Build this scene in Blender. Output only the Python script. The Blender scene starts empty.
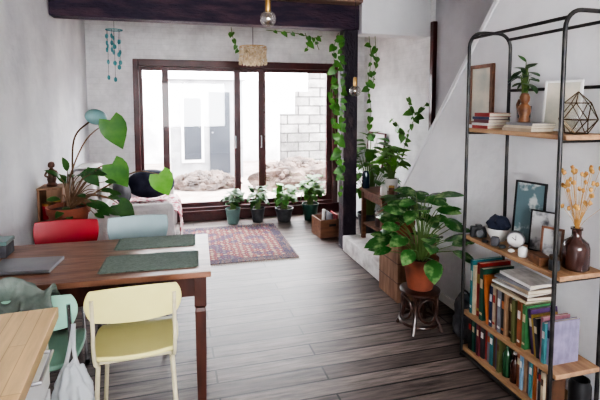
import bpy,bmesh,math,random
from mathutils import Vector,Matrix,Euler,noise
random.seed(7)
SC=bpy.context.scene
C=SC.collection
PI=math.pi
F=450.;PX,PY=300.,139.;PIT=math.atan(34/450);YAW=math.radians(15.5);H=1.6
def ray(u,v):
    a=(u-PX)/F;b=(v-PY)/F
    f=Vector((math.sin(YAW),math.cos(YAW),0));r=Vector((math.cos(YAW),-math.sin(YAW),0))
    return f*(math.cos(PIT)-b*math.sin(PIT))+r*a+Vector((0,0,-(math.sin(PIT)+b*math.cos(PIT))))
O=Vector((0,0,H))
def atZ(u,v,z=0):
    d=ray(u,v);return O+d*((z-H)/d.z)
def atY(u,v,y):
    d=ray(u,v);return O+d*(y/d.y)
def atX(u,v,x):
    d=ray(u,v);return O+d*(x/d.x)
V=Vector
def world(o):
    m=o.matrix_basis.copy()
    while o.parent:
        o=o.parent;m=o.matrix_basis@m
    return m
# ---------------------------------------------------------------- materials
def mat(name,c,rough=.5,metal=0,c2=None,scale=6,stretch=(1,1,1),bump=0,bscale=None,trans=0,transl=0,coat=0,lo=.35,hi=.65,detail=4,ior=1.45,emit=0):
    m=bpy.data.materials.new(name);m.use_nodes=True;nt=m.node_tree;N=nt.nodes;L=nt.links
    p=N['Principled BSDF'];p.inputs['Roughness'].default_value=rough;p.inputs['Metallic'].default_value=metal
    p.inputs['Transmission Weight'].default_value=trans;p.inputs['Coat Weight'].default_value=coat;p.inputs['IOR'].default_value=ior
    p.inputs['Base Color'].default_value=(*c,1)
    if emit:
        p.inputs['Emission Color'].default_value=(*c,1);p.inputs['Emission Strength'].default_value=emit
    tc=N.new('ShaderNodeTexCoord');mp=N.new('ShaderNodeMapping');mp.inputs['Scale'].default_value=stretch
    L.new(tc.outputs['Object'],mp.inputs['Vector'])
    if c2 is None: c2=tuple(x*.86 for x in c)
    n=N.new('ShaderNodeTexNoise');n.inputs['Scale'].default_value=scale;n.inputs['Detail'].default_value=detail
    L.new(mp.outputs['Vector'],n.inputs['Vector'])
    r=N.new('ShaderNodeValToRGB');r.color_ramp.elements[0].position=lo;r.color_ramp.elements[1].position=hi
    r.color_ramp.elements[0].color=(*c,1);r.color_ramp.elements[1].color=(*c2,1)
    L.new(n.outputs['Fac'],r.inputs['Fac']);L.new(r.outputs['Color'],p.inputs['Base Color'])
    if bump:
        b=N.new('ShaderNodeBump');b.inputs['Strength'].default_value=bump;b.inputs['Distance'].default_value=.02
        n2=N.new('ShaderNodeTexNoise');n2.inputs['Scale'].default_value=bscale or scale*4;n2.inputs['Detail'].default_value=6
        L.new(mp.outputs['Vector'],n2.inputs['Vector']);L.new(n2.outputs['Fac'],b.inputs['Height']);L.new(b.outputs['Normal'],p.inputs['Normal'])
    if transl:
        t=N.new('ShaderNodeBsdfTranslucent');L.new(r.outputs['Color'],t.inputs['Color'])
        mx=N.new('ShaderNodeMixShader');mx.inputs[0].default_value=transl
        L.new(p.outputs[0],mx.inputs[1]);L.new(t.outputs[0],mx.inputs[2]);L.new(mx.outputs[0],N['Material Output'].inputs['Surface'])
    return m
def brickmat(name,c1,c2,cm,w,h,mortar,rough=.5,swap=None,grain=None,bump=.2,offset=.5,squash=1.,gstr=.5,ms=.1):
    m=bpy.data.materials.new(name);m.use_nodes=True;nt=m.node_tree;N=nt.nodes;L=nt.links
    p=N['Principled BSDF'];p.inputs['Roughness'].default_value=rough
    tc=N.new('ShaderNodeTexCoord');src=tc.outputs['Object']
    if swap:
        s=N.new('ShaderNodeSeparateXYZ');cb=N.new('ShaderNodeCombineXYZ');L.new(src,s.inputs[0])
        for i,k in enumerate(swap): L.new(s.outputs[k],cb.inputs[i])
        src=cb.outputs[0]
    b=N.new('ShaderNodeTexBrick');b.inputs['Scale'].default_value=1;b.inputs['Brick Width'].default_value=w;b.inputs['Row Height'].default_value=h
    b.inputs['Mortar Size'].default_value=mortar;b.inputs['Mortar Smooth'].default_value=ms;b.offset=offset
    b.inputs['Color1'].default_value=(*c1,1);b.inputs['Color2'].default_value=(*c2,1);b.inputs['Mortar'].default_value=(*cm,1)
    L.new(src,b.inputs['Vector'])
    out=b.outputs['Color']
    mp=N.new('ShaderNodeMapping');mp.inputs['Scale'].default_value=grain or (8,8,8);L.new(src,mp.inputs['Vector'])
    n=N.new('ShaderNodeTexNoise');n.inputs['Scale'].default_value=1;n.inputs['Detail'].default_value=7;n.inputs['Roughness'].default_value=.65;L.new(mp.outputs[0],n.inputs['Vector'])
    r=N.new('ShaderNodeValToRGB');r.color_ramp.elements[0].position=.3;r.color_ramp.elements[1].position=.7
    lo=1-gstr;r.color_ramp.elements[0].color=(lo,lo,lo,1);r.color_ramp.elements[1].color=(1+gstr*.5,)*3+(1,)
    L.new(n.outputs['Fac'],r.inputs['Fac'])
    x=N.new('ShaderNodeMix');x.data_type='RGBA';x.blend_type='MULTIPLY';x.inputs[0].default_value=1
    L.new(out,x.inputs[6]);L.new(r.outputs['Color'],x.inputs[7]);L.new(x.outputs[2],p.inputs['Base Color'])
    if bump:
        bp=N.new('ShaderNodeBump');bp.inputs['Strength'].default_value=bump;bp.inputs['Distance'].default_value=.01
        L.new(x.outputs[2],bp.inputs['Height']);L.new(bp.outputs['Normal'],p.inputs['Normal'])
    return m
def rugmat(name,scale,cols,over,metric='MANHATTAN'):
    m=bpy.data.materials.new(name);m.use_nodes=True;nt=m.node_tree;N=nt.nodes;L=nt.links
    p=N['Principled BSDF'];p.inputs['Roughness'].default_value=.95
    tc=N.new('ShaderNodeTexCoord');v=N.new('ShaderNodeTexVoronoi');v.distance=metric;v.inputs['Scale'].default_value=scale;v.inputs['Randomness'].default_value=.25
    L.new(tc.outputs['Object'],v.inputs['Vector'])
    r=N.new('ShaderNodeValToRGB');r.color_ramp.interpolation='CONSTANT';e=r.color_ramp.elements
    pos=[0,.16,.3,.42,.58,.72]
    e[0].position=0;e[0].color=(*cols[0],1);e[1].position=pos[1];e[1].color=(*cols[1],1)
    for i in range(2,len(cols)):
        q=e.new(pos[i]);q.color=(*cols[i],1)
    L.new(v.outputs['Distance'],r.inputs['Fac'])
    nn=N.new('ShaderNodeTexVoronoi');nn.inputs['Scale'].default_value=scale*.6;L.new(tc.outputs['Object'],nn.inputs['Vector'])
    sp=N.new('ShaderNodeSeparateColor');L.new(nn.outputs['Color'],sp.inputs[0])
    gt=N.new('ShaderNodeMath');gt.operation='GREATER_THAN';gt.inputs[1].default_value=.6;L.new(sp.outputs[0],gt.inputs[0])
    ml=N.new('ShaderNodeMath');ml.operation='MULTIPLY';ml.inputs[1].default_value=.6;L.new(gt.outputs[0],ml.inputs[0])
    x=N.new('ShaderNodeMix');x.data_type='RGBA';x.blend_type='MIX'
    L.new(ml.outputs[0],x.inputs[0]);L.new(r.outputs['Color'],x.inputs[6]);x.inputs[7].default_value=(*over,1)
    L.new(x.outputs[2],p.inputs['Base Color'])
    return m
def glassmat(name,tint=(1,1,1),gl=.06):
    m=bpy.data.materials.new(name);m.use_nodes=True;nt=m.node_tree;N=nt.nodes;L=nt.links
    t=N.new('ShaderNodeBsdfTransparent');t.inputs[0].default_value=(*tint,1);g=N.new('ShaderNodeBsdfGlossy');g.inputs['Roughness'].default_value=.02
    x=N.new('ShaderNodeMixShader');x.inputs[0].default_value=gl;L.new(t.outputs[0],x.inputs[1]);L.new(g.outputs[0],x.inputs[2]);L.new(x.outputs[0],N['Material Output'].inputs['Surface'])
    return m
M={}
M['wall']=mat('patchy_white_plaster',(.80,.81,.83),.8,c2=(.52,.53,.57),scale=1.9,lo=.36,hi=.80,bump=1,bscale=6,detail=10)
M['wallb']=brickmat('whitewashed_brick',(.82,.82,.83),(.79,.79,.80),(.75,.75,.76),.22,.075,.006,.8,swap=(0,2,1),grain=(5,5,5),bump=.8,gstr=.2,ms=.8)
M['wall2']=brickmat('alcove_whitewashed_brick',(.84,.84,.85),(.82,.82,.83),(.78,.78,.79),.22,.075,.006,.8,swap=(1,2,0),grain=(5,5,5),bump=.6,gstr=.18,ms=.8)
M['wall3']=mat('shade_tinted_plaster',(.60,.59,.62),.8,c2=(.50,.49,.52),scale=2.5,bump=.4,bscale=8)  # darker grey puts the soffit's shade into the plaster colour
M['soffit']=mat('soffit_paint',(.82,.82,.83),.8,scale=2.5,c2=(.74,.74,.76),bump=.3,bscale=8)
M['wallr']=mat('bright_white_plaster',(.86,.86,.88),.75,c2=(.68,.68,.71),scale=2.2,bump=.7,bscale=8,detail=9,hi=.75)
M['ceil']=mat('ceiling_paint',(.50,.46,.44),.8,c2=(.42,.38,.35),scale=4)
M['floor']=brickmat('floor_planks',(.094,.070,.063),(.20,.158,.143),(.008,.006,.006),1.7,.135,.006,.46,grain=(3.2,36,1),bump=.55,offset=.37,gstr=.78)
M['beam']=mat('dark_indigo_paint',(.022,.013,.036),.5,c2=(.085,.038,.06),scale=7,stretch=(.5,2,2),lo=.42,hi=.75,bump=.9)
M['board']=mat('pale_board',(.36,.23,.17),.6,c2=(.2,.12,.09),scale=8,stretch=(.4,3,3))
M['pillar']=mat('worn_dark_pillar',(.022,.014,.026),.5,c2=(.10,.06,.065),scale=9,stretch=(1,1,.5),lo=.5,hi=.78,bump=.7)
M['frame']=mat('dark_red_brown_frame',(.09,.018,.018),.35,c2=(.055,.012,.013),scale=5,coat=.3)
M['glass']=glassmat('window_glass')
M['tube']=mat('gunmetal_tube',(.035,.035,.04),.4,.7,c2=(.07,.065,.06),scale=14)
M['chrome']=mat('chrome',(.6,.6,.62),.18,1,c2=(.5,.5,.52))
M['yframe']=mat('cream_painted_tube',(.66,.60,.42),.4,c2=(.55,.49,.33),scale=20,coat=.2)
M['steel']=mat('brushed_steel',(.45,.45,.47),.35,1)
M['shelfwood']=mat('pale_shelf_wood',(.44,.27,.15),.5,c2=(.28,.16,.09),scale=4,stretch=(8,1,8),bump=.1)
M['tabletop']=mat('worn_brown_tabletop',(.30,.148,.095),.3,c2=(.14,.058,.038),scale=3,stretch=(1,6,4),bump=.08,detail=8)
M['tablewood']=mat('dark_red_wood',(.085,.025,.015),.4,c2=(.04,.012,.008),scale=5,stretch=(3,3,.6),coat=.15)
M['butcher']=brickmat('butcher_block',(.60,.40,.20),(.68,.49,.27),(.45,.29,.15),.5,.045,.0012,.4,swap=(1,0,2),grain=(4,40,1),bump=.05,gstr=.2)
M['white']=mat('white_lacquer',(.74,.75,.76),.35,c2=(.70,.71,.72))
M['pwhite']=mat('white_gloss',(.8,.8,.78),.25)
M['yellow']=mat('pale_yellow_laminate',(.80,.74,.32),.3,c2=(.76,.70,.29),coat=.3)
M['mint']=mat('mint_green_laminate',(.36,.64,.50),.3,coat=.4)
M['red']=mat('red_laminate',(.42,.03,.045),.35,coat=.3)
M['sky']=mat('pale_blue_laminate',(.36,.47,.49),.4,c2=(.31,.43,.45),coat=.1)
M['terra']=mat('terracotta',(.25,.07,.036),.75,c2=(.16,.046,.027),scale=9,bump=.15)
M['soil']=mat('soil',(.035,.022,.015),.95,c2=(.07,.045,.03),scale=60,bump=1)
M['leaf']=mat('leaf_green',(.045,.15,.028),.35,c2=(.10,.25,.045),scale=9,transl=.25)
M['leafd']=mat('leaf_dark',(.02,.075,.02),.3,c2=(.05,.13,.03),scale=9,transl=.2)
M['leafb']=mat('leaf_bright',(.12,.33,.045),.35,c2=(.2,.43,.09),scale=9,transl=.4)
M['leafv']=mat('leaf_variegated',(.035,.13,.03),.25,c2=(.26,.40,.17),scale=17,lo=.48,hi=.72,transl=.25,coat=.2)
M['stem']=mat('green_stem',(.12,.2,.06),.5)
M['stemb']=mat('brown_stem',(.16,.09,.05),.6)
M['rattan']=mat('dark_rattan',(.03,.012,.008),.4,c2=(.055,.022,.014),scale=30,coat=.3)
M['crate']=mat('light_crate_wood',(.30,.175,.11),.6,c2=(.19,.10,.06),scale=4,stretch=(6,6,1),bump=.1)
M['wood']=mat('mid_wood',(.2,.09,.05),.5,c2=(.12,.05,.028),scale=5,stretch=(1,6,6))
M['black']=mat('black_plastic',(.012,.012,.014),.4)
M['navy']=mat('navy_cloth',(.012,.016,.035),.8,c2=(.025,.03,.055),scale=12,bump=.3)
M['greyc']=mat('grey_cloth',(.12,.12,.13),.85,c2=(.07,.07,.08),scale=9,bump=.4)
M['sofaw']=mat('off_white_cover',(.80,.77,.77),.9,c2=(.68,.64,.65),scale=7,bump=.5)
M['floral']=mat('floral_cover',(.66,.56,.56),.9,c2=(.36,.09,.12),scale=18,lo=.46,hi=.55)
M['jacket']=mat('sage_cloth',(.15,.19,.165),.9,c2=(.26,.295,.265),scale=8,bump=.7,bscale=24)
M['mat']=mat('green_woven_mat',(.23,.29,.25),.9,c2=(.12,.16,.135),scale=60,stretch=(1,8,1),bump=.6,bscale=220)
M['silver']=mat('silver_shell',(.30,.30,.32),.35,.8)
M['amber']=mat('amber_glass',(.05,.018,.012),.08,c2=(.035,.012,.01),coat=.6)
M['navyglaze']=mat('dark_blue_glaze',(.012,.03,.05),.12,c2=(.02,.05,.08),coat=.6)
M['clear']=glassmat('clear_glass',(.95,.95,.93),.16)
M['bulbglass']=glassmat('bulb_glass',(.92,.90,.87),.38)
M['tealglass']=mat('teal_glass',(.10,.34,.37),.1,c2=(.22,.52,.54),transl=.5)
M['globe']=mat('pale_teal_globe_glass',(.42,.62,.62),.1,c2=(.3,.52,.53),scale=9,transl=.55,coat=.5)
M['shell']=mat('capiz_shell',(.80,.72,.56),.25,c2=(.55,.43,.27),scale=40,transl=.5,coat=.5)
M['brass']=mat('brass',(.6,.38,.14),.3,1)
M['copper']=mat('dark_brass',(.1,.06,.03),.35,.9)
M['dry']=mat('dried_flower',(.55,.33,.11),.9,c2=(.36,.18,.06),scale=40)
M['pages']=mat('book_pages',(.62,.56,.45),.9,c2=(.54,.48,.38),scale=60,stretch=(1,6,1))
M['paper']=mat('white_paper',(.75,.74,.72),.8)
M['figure']=mat('carved_dark_wood',(.05,.02,.012),.45,c2=(.12,.05,.03),scale=20)
M['carve']=mat('carved_brown_wood',(.2,.09,.04),.5,c2=(.1,.04,.02),scale=30)
M['bag']=mat('white_plastic_bag',(.80,.82,.84),.25,c2=(.68,.71,.74),scale=7,bump=.6,bscale=12,transl=.5)
M['rugf']=rugmat('rug_field',15,[(.42,.32,.23),(.30,.05,.03),(.02,.03,.085),(.36,.10,.06),(.025,.035,.10),(.40,.29,.2)],(.035,.045,.11))
M['rugb']=rugmat('rug_border',24,[(.42,.32,.23),(.02,.025,.07),(.26,.06,.035),(.02,.025,.07),(.32,.24,.17),(.03,.03,.07)],(.03,.03,.075))
M['fringe']=mat('fringe',(.4,.35,.3),.9)
M['block']=brickmat('concrete_blocks',(.15,.14,.135),(.27,.255,.245),(.06,.056,.055),.5,.2,.016,.9,swap=(0,2,1),grain=(5,5,5),gstr=.5)
M['render']=mat('white_render',(.72,.72,.72),.9,c2=(.48,.48,.49),scale=2)
M['greyr']=mat('grey_render',(.34,.34,.35),.9,c2=(.22,.22,.23),scale=2.5)
M['plinth']=mat('rough_whitewashed_masonry',(.66,.64,.63),.9,c2=(.36,.34,.33),scale=9,lo=.4,hi=.75,bump=1,bscale=22,detail=9)
M['conc']=mat('earthy_patio',(.36,.30,.27),.9,c2=(.24,.19,.17),scale=3,bump=.3)
M['rubble']=mat('rubble',(.155,.112,.095),.95,c2=(.055,.042,.038),scale=5,bump=1,bscale=14)
M['doorgrey']=mat('grey_door',(.03,.035,.045),.6)
M['bluepic']=mat('teal_print',(.13,.2,.22),.3,c2=(.5,.53,.52),scale=9,lo=.5,hi=.56)
M['bwpic']=mat('grey_portrait_print',(.42,.42,.42),.4,c2=(.05,.05,.06),scale=14,lo=.45,hi=.6)
M['palepic']=mat('pale_print',(.66,.6,.5),.5,c2=(.40,.43,.38),scale=7)
M['ceramicg']=mat('grey_teal_ceramic',(.14,.23,.22),.3,coat=.3)
M['charcoal']=mat('charcoal_pot',(.04,.045,.05),.4,c2=(.07,.075,.08),scale=20)
M['greenpot']=mat('dark_green_pot',(.03,.09,.07),.3,coat=.3)
M['bottleg']=mat('green_bottle_glass',(.02,.07,.03),.08,coat=.6)
# ---------------------------------------------------------------- mesh builder
def cat(pts,n=6):
    pts=[V(p) for p in pts]
    if len(pts)<3: return pts
    out=[];P=[pts[0]*2-pts[1]]+pts+[pts[-1]*2-pts[-2]]
    for i in range(1,len(P)-2):
        a,b,c,d=P[i-1:i+3]
        for k in range(n):
            t=k/n
            out.append(.5*((2*b)+(c-a)*t+(2*a-5*b+4*c-d)*t*t+(3*b-a-3*c+d)*t**3))
    out.append(pts[-1]);return out
class MB:
    def __init__(s): s.bm=bmesh.new()
    def box(s,c,size,rot=None):
        r=bmesh.ops.create_cube(s.bm,size=1)
        m=Matrix.Translation(c)@(Euler(rot).to_matrix().to_4x4() if rot else Matrix())@Matrix.Diagonal((*size,1))
        bmesh.ops.transform(s.bm,matrix=m,verts=r['verts']);return s
    def bx(s,x0,x1,y0,y1,z0,z1):
        return s.box(((x0+x1)/2,(y0+y1)/2,(z0+z1)/2),(abs(x1-x0),abs(y1-y0),abs(z1-z0)))
    def tube(s,pts,r,seg=8,closed=False):
        pts=[V(p) for p in pts];n=len(pts)
        rs=r if isinstance(r,(list,tuple)) else [r]*n
        if len(rs)!=n: rs=[rs[0]+(rs[-1]-rs[0])*i/(n-1) for i in range(n)]
        rings=[];prev=None
        for i,p in enumerate(pts):
            if closed: t=pts[(i+1)%n]-pts[i-1]
            else: t=pts[min(i+1,n-1)]-pts[max(i-1,0)]
            t.normalize()
            if prev is None:
                a=V((0,0,1)) if abs(t.z)<.9 else V((1,0,0));nn=t.cross(a).normalized()
            else:
                nn=(prev-t*prev.dot(t)).normalized()
            prev=nn;bb=t.cross(nn)
            rings.append([s.bm.verts.new(p+(nn*math.cos(2*PI*k/seg)+bb*math.sin(2*PI*k/seg))*rs[i]) for k in range(seg)])
        m=n if closed else n-1
        for i in range(m):
            A=rings[i];B=rings[(i+1)%n]
            for k in range(seg):
                s.bm.faces.new((A[k],A[(k+1)%seg],B[(k+1)%seg],B[k]))
        if not closed:
            s.bm.faces.new(rings[0][::-1]);s.bm.faces.new(rings[-1])
        return s
    def lathe(s,prof,seg=24,c=(0,0,0),fn=None):
        c=V(c);rings=[]
        for (r,z) in prof:
            if r<1e-5: rings.append([s.bm.verts.new(c+V((0,0,z)))])
            else: rings.append([s.bm.verts.new(c+V((r*math.cos(2*PI*k/seg),r*math.sin(2*PI*k/seg),z))) for k in range(seg)])
        for A,B in zip(rings,rings[1:]):
            if len(A)==1 and len(B)==1: continue
            for k in range(seg):
                k2=(k+1)%seg
                if len(A)==1: s.bm.faces.new((A[0],B[k2],B[k]))
                elif len(B)==1: s.bm.faces.new((A[k],A[k2],B[0]))
                else: s.bm.faces.new((A[k],A[k2],B[k2],B[k]))
        return s
    def ell(s,c,r,u=16,v=10,rot=None):
        q=bmesh.ops.create_uvsphere(s.bm,u_segments=u,v_segments=v,radius=1)
        m=Matrix.Translation(c)@(Euler(rot).to_matrix().to_4x4() if rot else Matrix())@Matrix.Diagonal((*r,1))
        bmesh.ops.transform(s.bm,matrix=m,verts=q['verts']);return s
    def blob(s,c,r,amp=.15,fr=3,sub=4,seed=0,flat=False,octv=4):
        q=bmesh.ops.create_icosphere(s.bm,subdivisions=sub,radius=1)
        c=V(c)
        for v in q['verts']:
            d=v.co.normalized();k=1+amp*noise.fractal(d*fr+V((seed,seed*2,1)),1,2,octv)
            p=V((d.x*r[0]*k,d.y*r[1]*k,d.z*r[2]*k))
            if flat and p.z<-r[2]*.6: p.z=-r[2]*.6
            v.co=c+p
        return s
    def prism(s,pts,vec):
        a=[s.bm.verts.new(V(p)) for p in pts];b=[s.bm.verts.new(V(p)+V(vec)) for p in pts];n=len(a)
        s.bm.faces.new(a[::-1]);s.bm.faces.new(b)
        for i in range(n): s.bm.faces.new((a[i],a[(i+1)%n],b[(i+1)%n],b[i]))
        return s
    def pad(s,w,d,th,fn,k=.35,n=10):
        T=[];B=[]
        for i in range(n+1):
            T.append([]);B.append([])
            for j in range(n+1):
                a=-1+2*i/n;b=-1+2*j/n
                x=a*math.sqrt(1-k*b*b)*w/2;y=b*math.sqrt(1-k*a*a)*d/2
                T[-1].append(s.bm.verts.new(V(fn(x,y,th/2))));B[-1].append(s.bm.verts.new(V(fn(x,y,-th/2))))
        for i in range(n):
            for j in range(n):
                s.bm.faces.new((T[i][j],T[i+1][j],T[i+1][j+1],T[i][j+1]));s.bm.faces.new((B[i][j],B[i][j+1],B[i+1][j+1],B[i+1][j]))
        idx=[(i,0) for i in range(n)]+[(n,j) for j in range(n)]+[(i,n) for i in range(n,0,-1)]+[(0,j) for j in range(n,0,-1)]
        for q in range(len(idx)):
            a=idx[q];b=idx[(q+1)%len(idx)]
            s.bm.faces.new((T[a[0]][a[1]],B[a[0]][a[1]],B[b[0]][b[1]],T[b[0]][b[1]]))
        return s
    def sheet(s,path,vec,n=14,amp=.01,fr=6,th=.008,seed=0):
        path=cat(path,5);vec=V(vec);rows=[]
        for side in (0,1):
            R=[]
            for i in range(n+1):
                row=[]
                for j,p in enumerate(path):
                    q=p+vec*(i/n)
                    t=(path[min(j+1,len(path)-1)]-path[max(j-1,0)]).normalized();nn=t.cross(vec).normalized()
                    q=q+nn*(noise.noise(q*fr+V((seed,0,0)))*amp*2+side*th)+vec.normalized()*noise.noise(q*fr*.6+V((0,seed,5)))*amp
                    row.append(s.bm.verts.new(q))
                R.append(row)
            rows.append(R)
        m=len(path);A,B=rows
        for i in range(n):
            for j in range(m-1):
                s.bm.faces.new((A[i][j],A[i+1][j],A[i+1][j+1],A[i][j+1]));s.bm.faces.new((B[i][j],B[i][j+1],B[i+1][j+1],B[i+1][j]))
        idx=[(i,0) for i in range(n)]+[(n,j) for j in range(m-1)]+[(i,m-1) for i in range(n,0,-1)]+[(0,j) for j in range(m-1,0,-1)]
        for q in range(len(idx)):
            a=idx[q];b=idx[(q+1)%len(idx)]
            s.bm.faces.new((A[a[0]][a[1]],B[a[0]][a[1]],B[b[0]][b[1]],A[b[0]][b[1]]))
        return s
    def leaf(s,base,f,n,L,W,droop=.2,shape='oval',fold=.25):
        base=V(base);f=V(f).normalized();n=V(n);n=(n-f*n.dot(f)).normalized();sd=f.cross(n).normalized()
        tab={'oval':[(0,.04),(.12,.26),(.3,.45),(.5,.5),(.7,.42),(.87,.24),(1,.0)],
             'heart':[(0,.34),(.1,.48),(.25,.52),(.45,.46),(.65,.32),(.85,.14),(1,.0)],
             'lance':[(0,.06),(.15,.3),(.35,.5),(.55,.46),(.75,.3),(.9,.13),(1,.0)]}[shape]
        rows=[]
        for (t,w) in tab:
            p=base+f*(L*t)-n*(droop*L*t*t)
            row=[]
            for q in (-1,-.5,0,.5,1):
                back=0
                if shape=='heart' and t<.12: back=-.16*L*(abs(q)) *(1-t*5)
                ww=max(w,.004)
                row.append(s.bm.verts.new(p+sd*(q*ww*W)+n*(abs(q)*ww*W*fold-abs(q)**3*ww*W*fold*.9)+f*back))
            rows.append(row)
        for a,b in zip(rows,rows[1:]):
            for k in range(4): s.bm.faces.new((a[k],a[k+1],b[k+1],b[k]))
        return s
    def build(s,name,m,parent=None,smooth=True,bevel=0,local=False,loc=None,rotz=0,sub=0,flip=True,ang=40,rot=None):
        if flip: bmesh.ops.recalc_face_normals(s.bm,faces=s.bm.faces)
        me=bpy.data.meshes.new(name)
        o=bpy.data.objects.new(name,me);C.objects.link(o)
        if parent:
            o.parent=parent
            if not local: bmesh.ops.transform(s.bm,matrix=world(parent).inverted(),verts=s.bm.verts)
        else:
            if local:
                o.location=loc or (0,0,0);o.rotation_euler=rot or (0,0,rotz)
            else:
                cs=[v.co for v in s.bm.verts]
                c=V(((min(v.x for v in cs)+max(v.x for v in cs))/2,(min(v.y for v in cs)+max(v.y for v in cs))/2,min(v.z for v in cs)))
                bmesh.ops.translate(s.bm,vec=-c,verts=s.bm.verts);o.location=c
        s.bm.to_mesh(me);s.bm.free()
        me.materials.append(m)
        if smooth:
            for p in me.polygons: p.use_smooth=True
            try: me.set_sharp_from_angle(angle=math.radians(ang))
            except Exception: pass
        if bevel:
            b=o.modifiers.new('bevel','BEVEL');b.width=bevel;b.segments=2;b.limit_method='ANGLE'
        if sub:
            b=o.modifiers.new('sub','SUBSURF');b.levels=sub;b.render_levels=sub
        return o
def tag(o,label,catg,group=None):
    o['label']=label;o['category']=catg
    if group: o['group']=group
    return o
def thing(name,label,catg,loc=(0,0,0),rotz=0,group=None,rot=None):
    o=bpy.data.objects.new(name,None);C.objects.link(o);o.location=loc;o.rotation_euler=rot or (0,0,rotz);o.empty_display_size=.1
    return tag(o,label,catg,group)
def struct(o): o['kind']='structure';return o
# ---------------------------------------------------------------- room shell
XL=-1.08;YB=6.3;XR=2.08;XA=2.75;ZC=2.78;YR=-2.4
struct(MB().bx(XL-.15,XA+.15,YR-.15,YB+.2,-.1,0).build('floor',M['floor'],smooth=False))
struct(MB().bx(XL-.15,XA+.15,YR-.15,YB+.2,ZC,ZC+.1).build('ceiling',M['ceil'],smooth=False))
struct(MB().bx(XL-.15,XL,YR,YB+.2,0,ZC).build('wall_left',M['wall'],smooth=False))
WX0,WX1,WZ0,WZ1=-.52,2.32,.14,2.2
b=MB();b.bx(XL,WX0,YB,YB+.2,0,ZC);b.bx(WX1,XA,YB,YB+.2,0,ZC);b.bx(WX0,WX1,YB,YB+.2,WZ1,ZC);b.bx(WX0,WX1,YB,YB+.2,0,WZ0)
struct(b.build('wall_back',M['wallb'],smooth=False))
b=MB();b.prism([(XR,YR,0),(XR,3.9,0),(XR,3.9,.77),(XR,2.2,ZC),(XR,YR,ZC)],(.1,0,0))
struct(b.build('wall_right',M['wallr'],smooth=False))
dz=V((0,3.9-2.2,.77-ZC)).normalized();nz=V((0,-dz.z,dz.y))
p0=V((XR-.012,2.2,ZC));p1=V((XR-.012,3.9,.77))
b=MB();b.prism([p0,p1,p1-nz*.035,p0-nz*.035],(.012,0,0));struct(b.build('trim_6',M['wallr'],smooth=False,bevel=.003))  # cap added along the slope for the fine dark line it casts
struct(MB().bx(XA,XA+.15,4.4,YB+.2,0,ZC).build('wall_far_right',M['wall2'],smooth=False))
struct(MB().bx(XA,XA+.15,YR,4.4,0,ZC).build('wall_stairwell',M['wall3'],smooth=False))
b=MB();b.bx(XL,-.6,YR-.15,YR,0,ZC);b.bx(1.6,XA,YR-.15,YR,0,ZC);b.bx(-.6,1.6,YR-.15,YR,0,.9);b.bx(-.6,1.6,YR-.15,YR,2.3,ZC)  # unseen rear wall, its opening added to let sky light in
struct(b.build('wall_rear',M['wall'],smooth=False))
struct(MB().bx(1.93,XA,4.50,4.72,2.36,ZC).build('wall_soffit',M['soffit'],smooth=False))
b=MB();b.prism([(1.75,3.56,0),(XR,3.56,0),(XR,3.9,0),(XA,3.9,0),(XA,4.56,0),(1.75,4.56,0)],(0,0,.17))
struct(b.build('floor_step',M['plinth'],smooth=False,bevel=.012))
struct(MB().bx(XL,WX1+.4,YB-.025,YB,0,.14).build('baseboard_back',M['frame'],smooth=False,bevel=.004))
struct(MB().bx(XL,XL+.015,1.9,4.8,0,.09).build('baseboard_left',M['pwhite'],smooth=False,bevel=.003))
struct(MB().bx(XR-.015,XR,2.45,3.54,0,.07).build('baseboard_right',M['pwhite'],smooth=False,bevel=.003))
struct(MB().bx(XL,1.95,4.58,4.76,2.41,2.67).build('trim_1',M['beam'],smooth=False,bevel=.012))
struct(MB().bx(0.35,1.9,4.40,4.57,2.655,2.72).build('trim_2',M['board'],smooth=False,bevel=.004))
b=MB();b.bx(1.77,1.93,4.6,4.74,0,2.41);b.bx(1.76,1.94,4.59,4.75,0,.02)
struct(b.build('trim_3',M['pillar'],smooth=False,bevel=.008))
struct(MB().bx(XA-.05,XA,4.36,4.42,.17,2.5).build('trim_4',M['frame'],smooth=False,bevel=.004))
b=MB();yf0,yf1=YB-.03,YB+.14
b.bx(WX0,WX0+.07,yf0,yf1,WZ0,WZ1);b.bx(WX1-.08,WX1,yf0,yf1,WZ0,WZ1);b.bx(WX0+.07,WX1-.08,yf0,yf1,WZ1-.09,WZ1);b.bx(WX0+.07,WX1-.08,yf0,yf1,WZ0,WZ0+.05)
win=struct(b.build('window_1',M['frame'],smooth=False,bevel=.006))
def xat(u): return atY(u,140,YB).x
def sash(x0,x1,y,w,mm='frame',handle=None):
    b=MB();z0=WZ0+.05;z1=WZ1-.09
    b.bx(x0,x0+w,y,y+.045,z0,z1);b.bx(x1-w,x1,y,y+.045,z0,z1);b.bx(x0+w,x1-w,y,y+.045,z1-.05,z1);b.bx(x0+w,x1-w,y,y+.045,z0,z0+.06)
    o=b.build('sash',M[mm],win,smooth=False,bevel=.004)
    MB().bx(x0+w,x1-w,y+.02,y+.024,z0+.06,z1-.05).build('pane',M['glass'],o,smooth=False)
    if handle:
        MB().tube([(handle,y-.0,1.0),(handle,y-.035,1.0),(handle,y-.035,1.16),(handle,y,1.16)],.008).build('handle',M['steel'],o)
sash(WX0+.07,xat(168)-.01,YB+.08,.04)
sash(xat(163),xat(241),YB+.02,.085,handle=xat(238)-.03)
sash(xat(235),xat(267),YB+.08,.045)
sash(xat(259),WX1-.08,YB+.02,.08,handle=xat(259)+.035)
struct(MB().bx(WX0-.03,WX1+.02,YB-.06,YB-.03,WZ0-.03,WZ0+.005).build('trim_5',M['frame'],smooth=False,bevel=.004))
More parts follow.
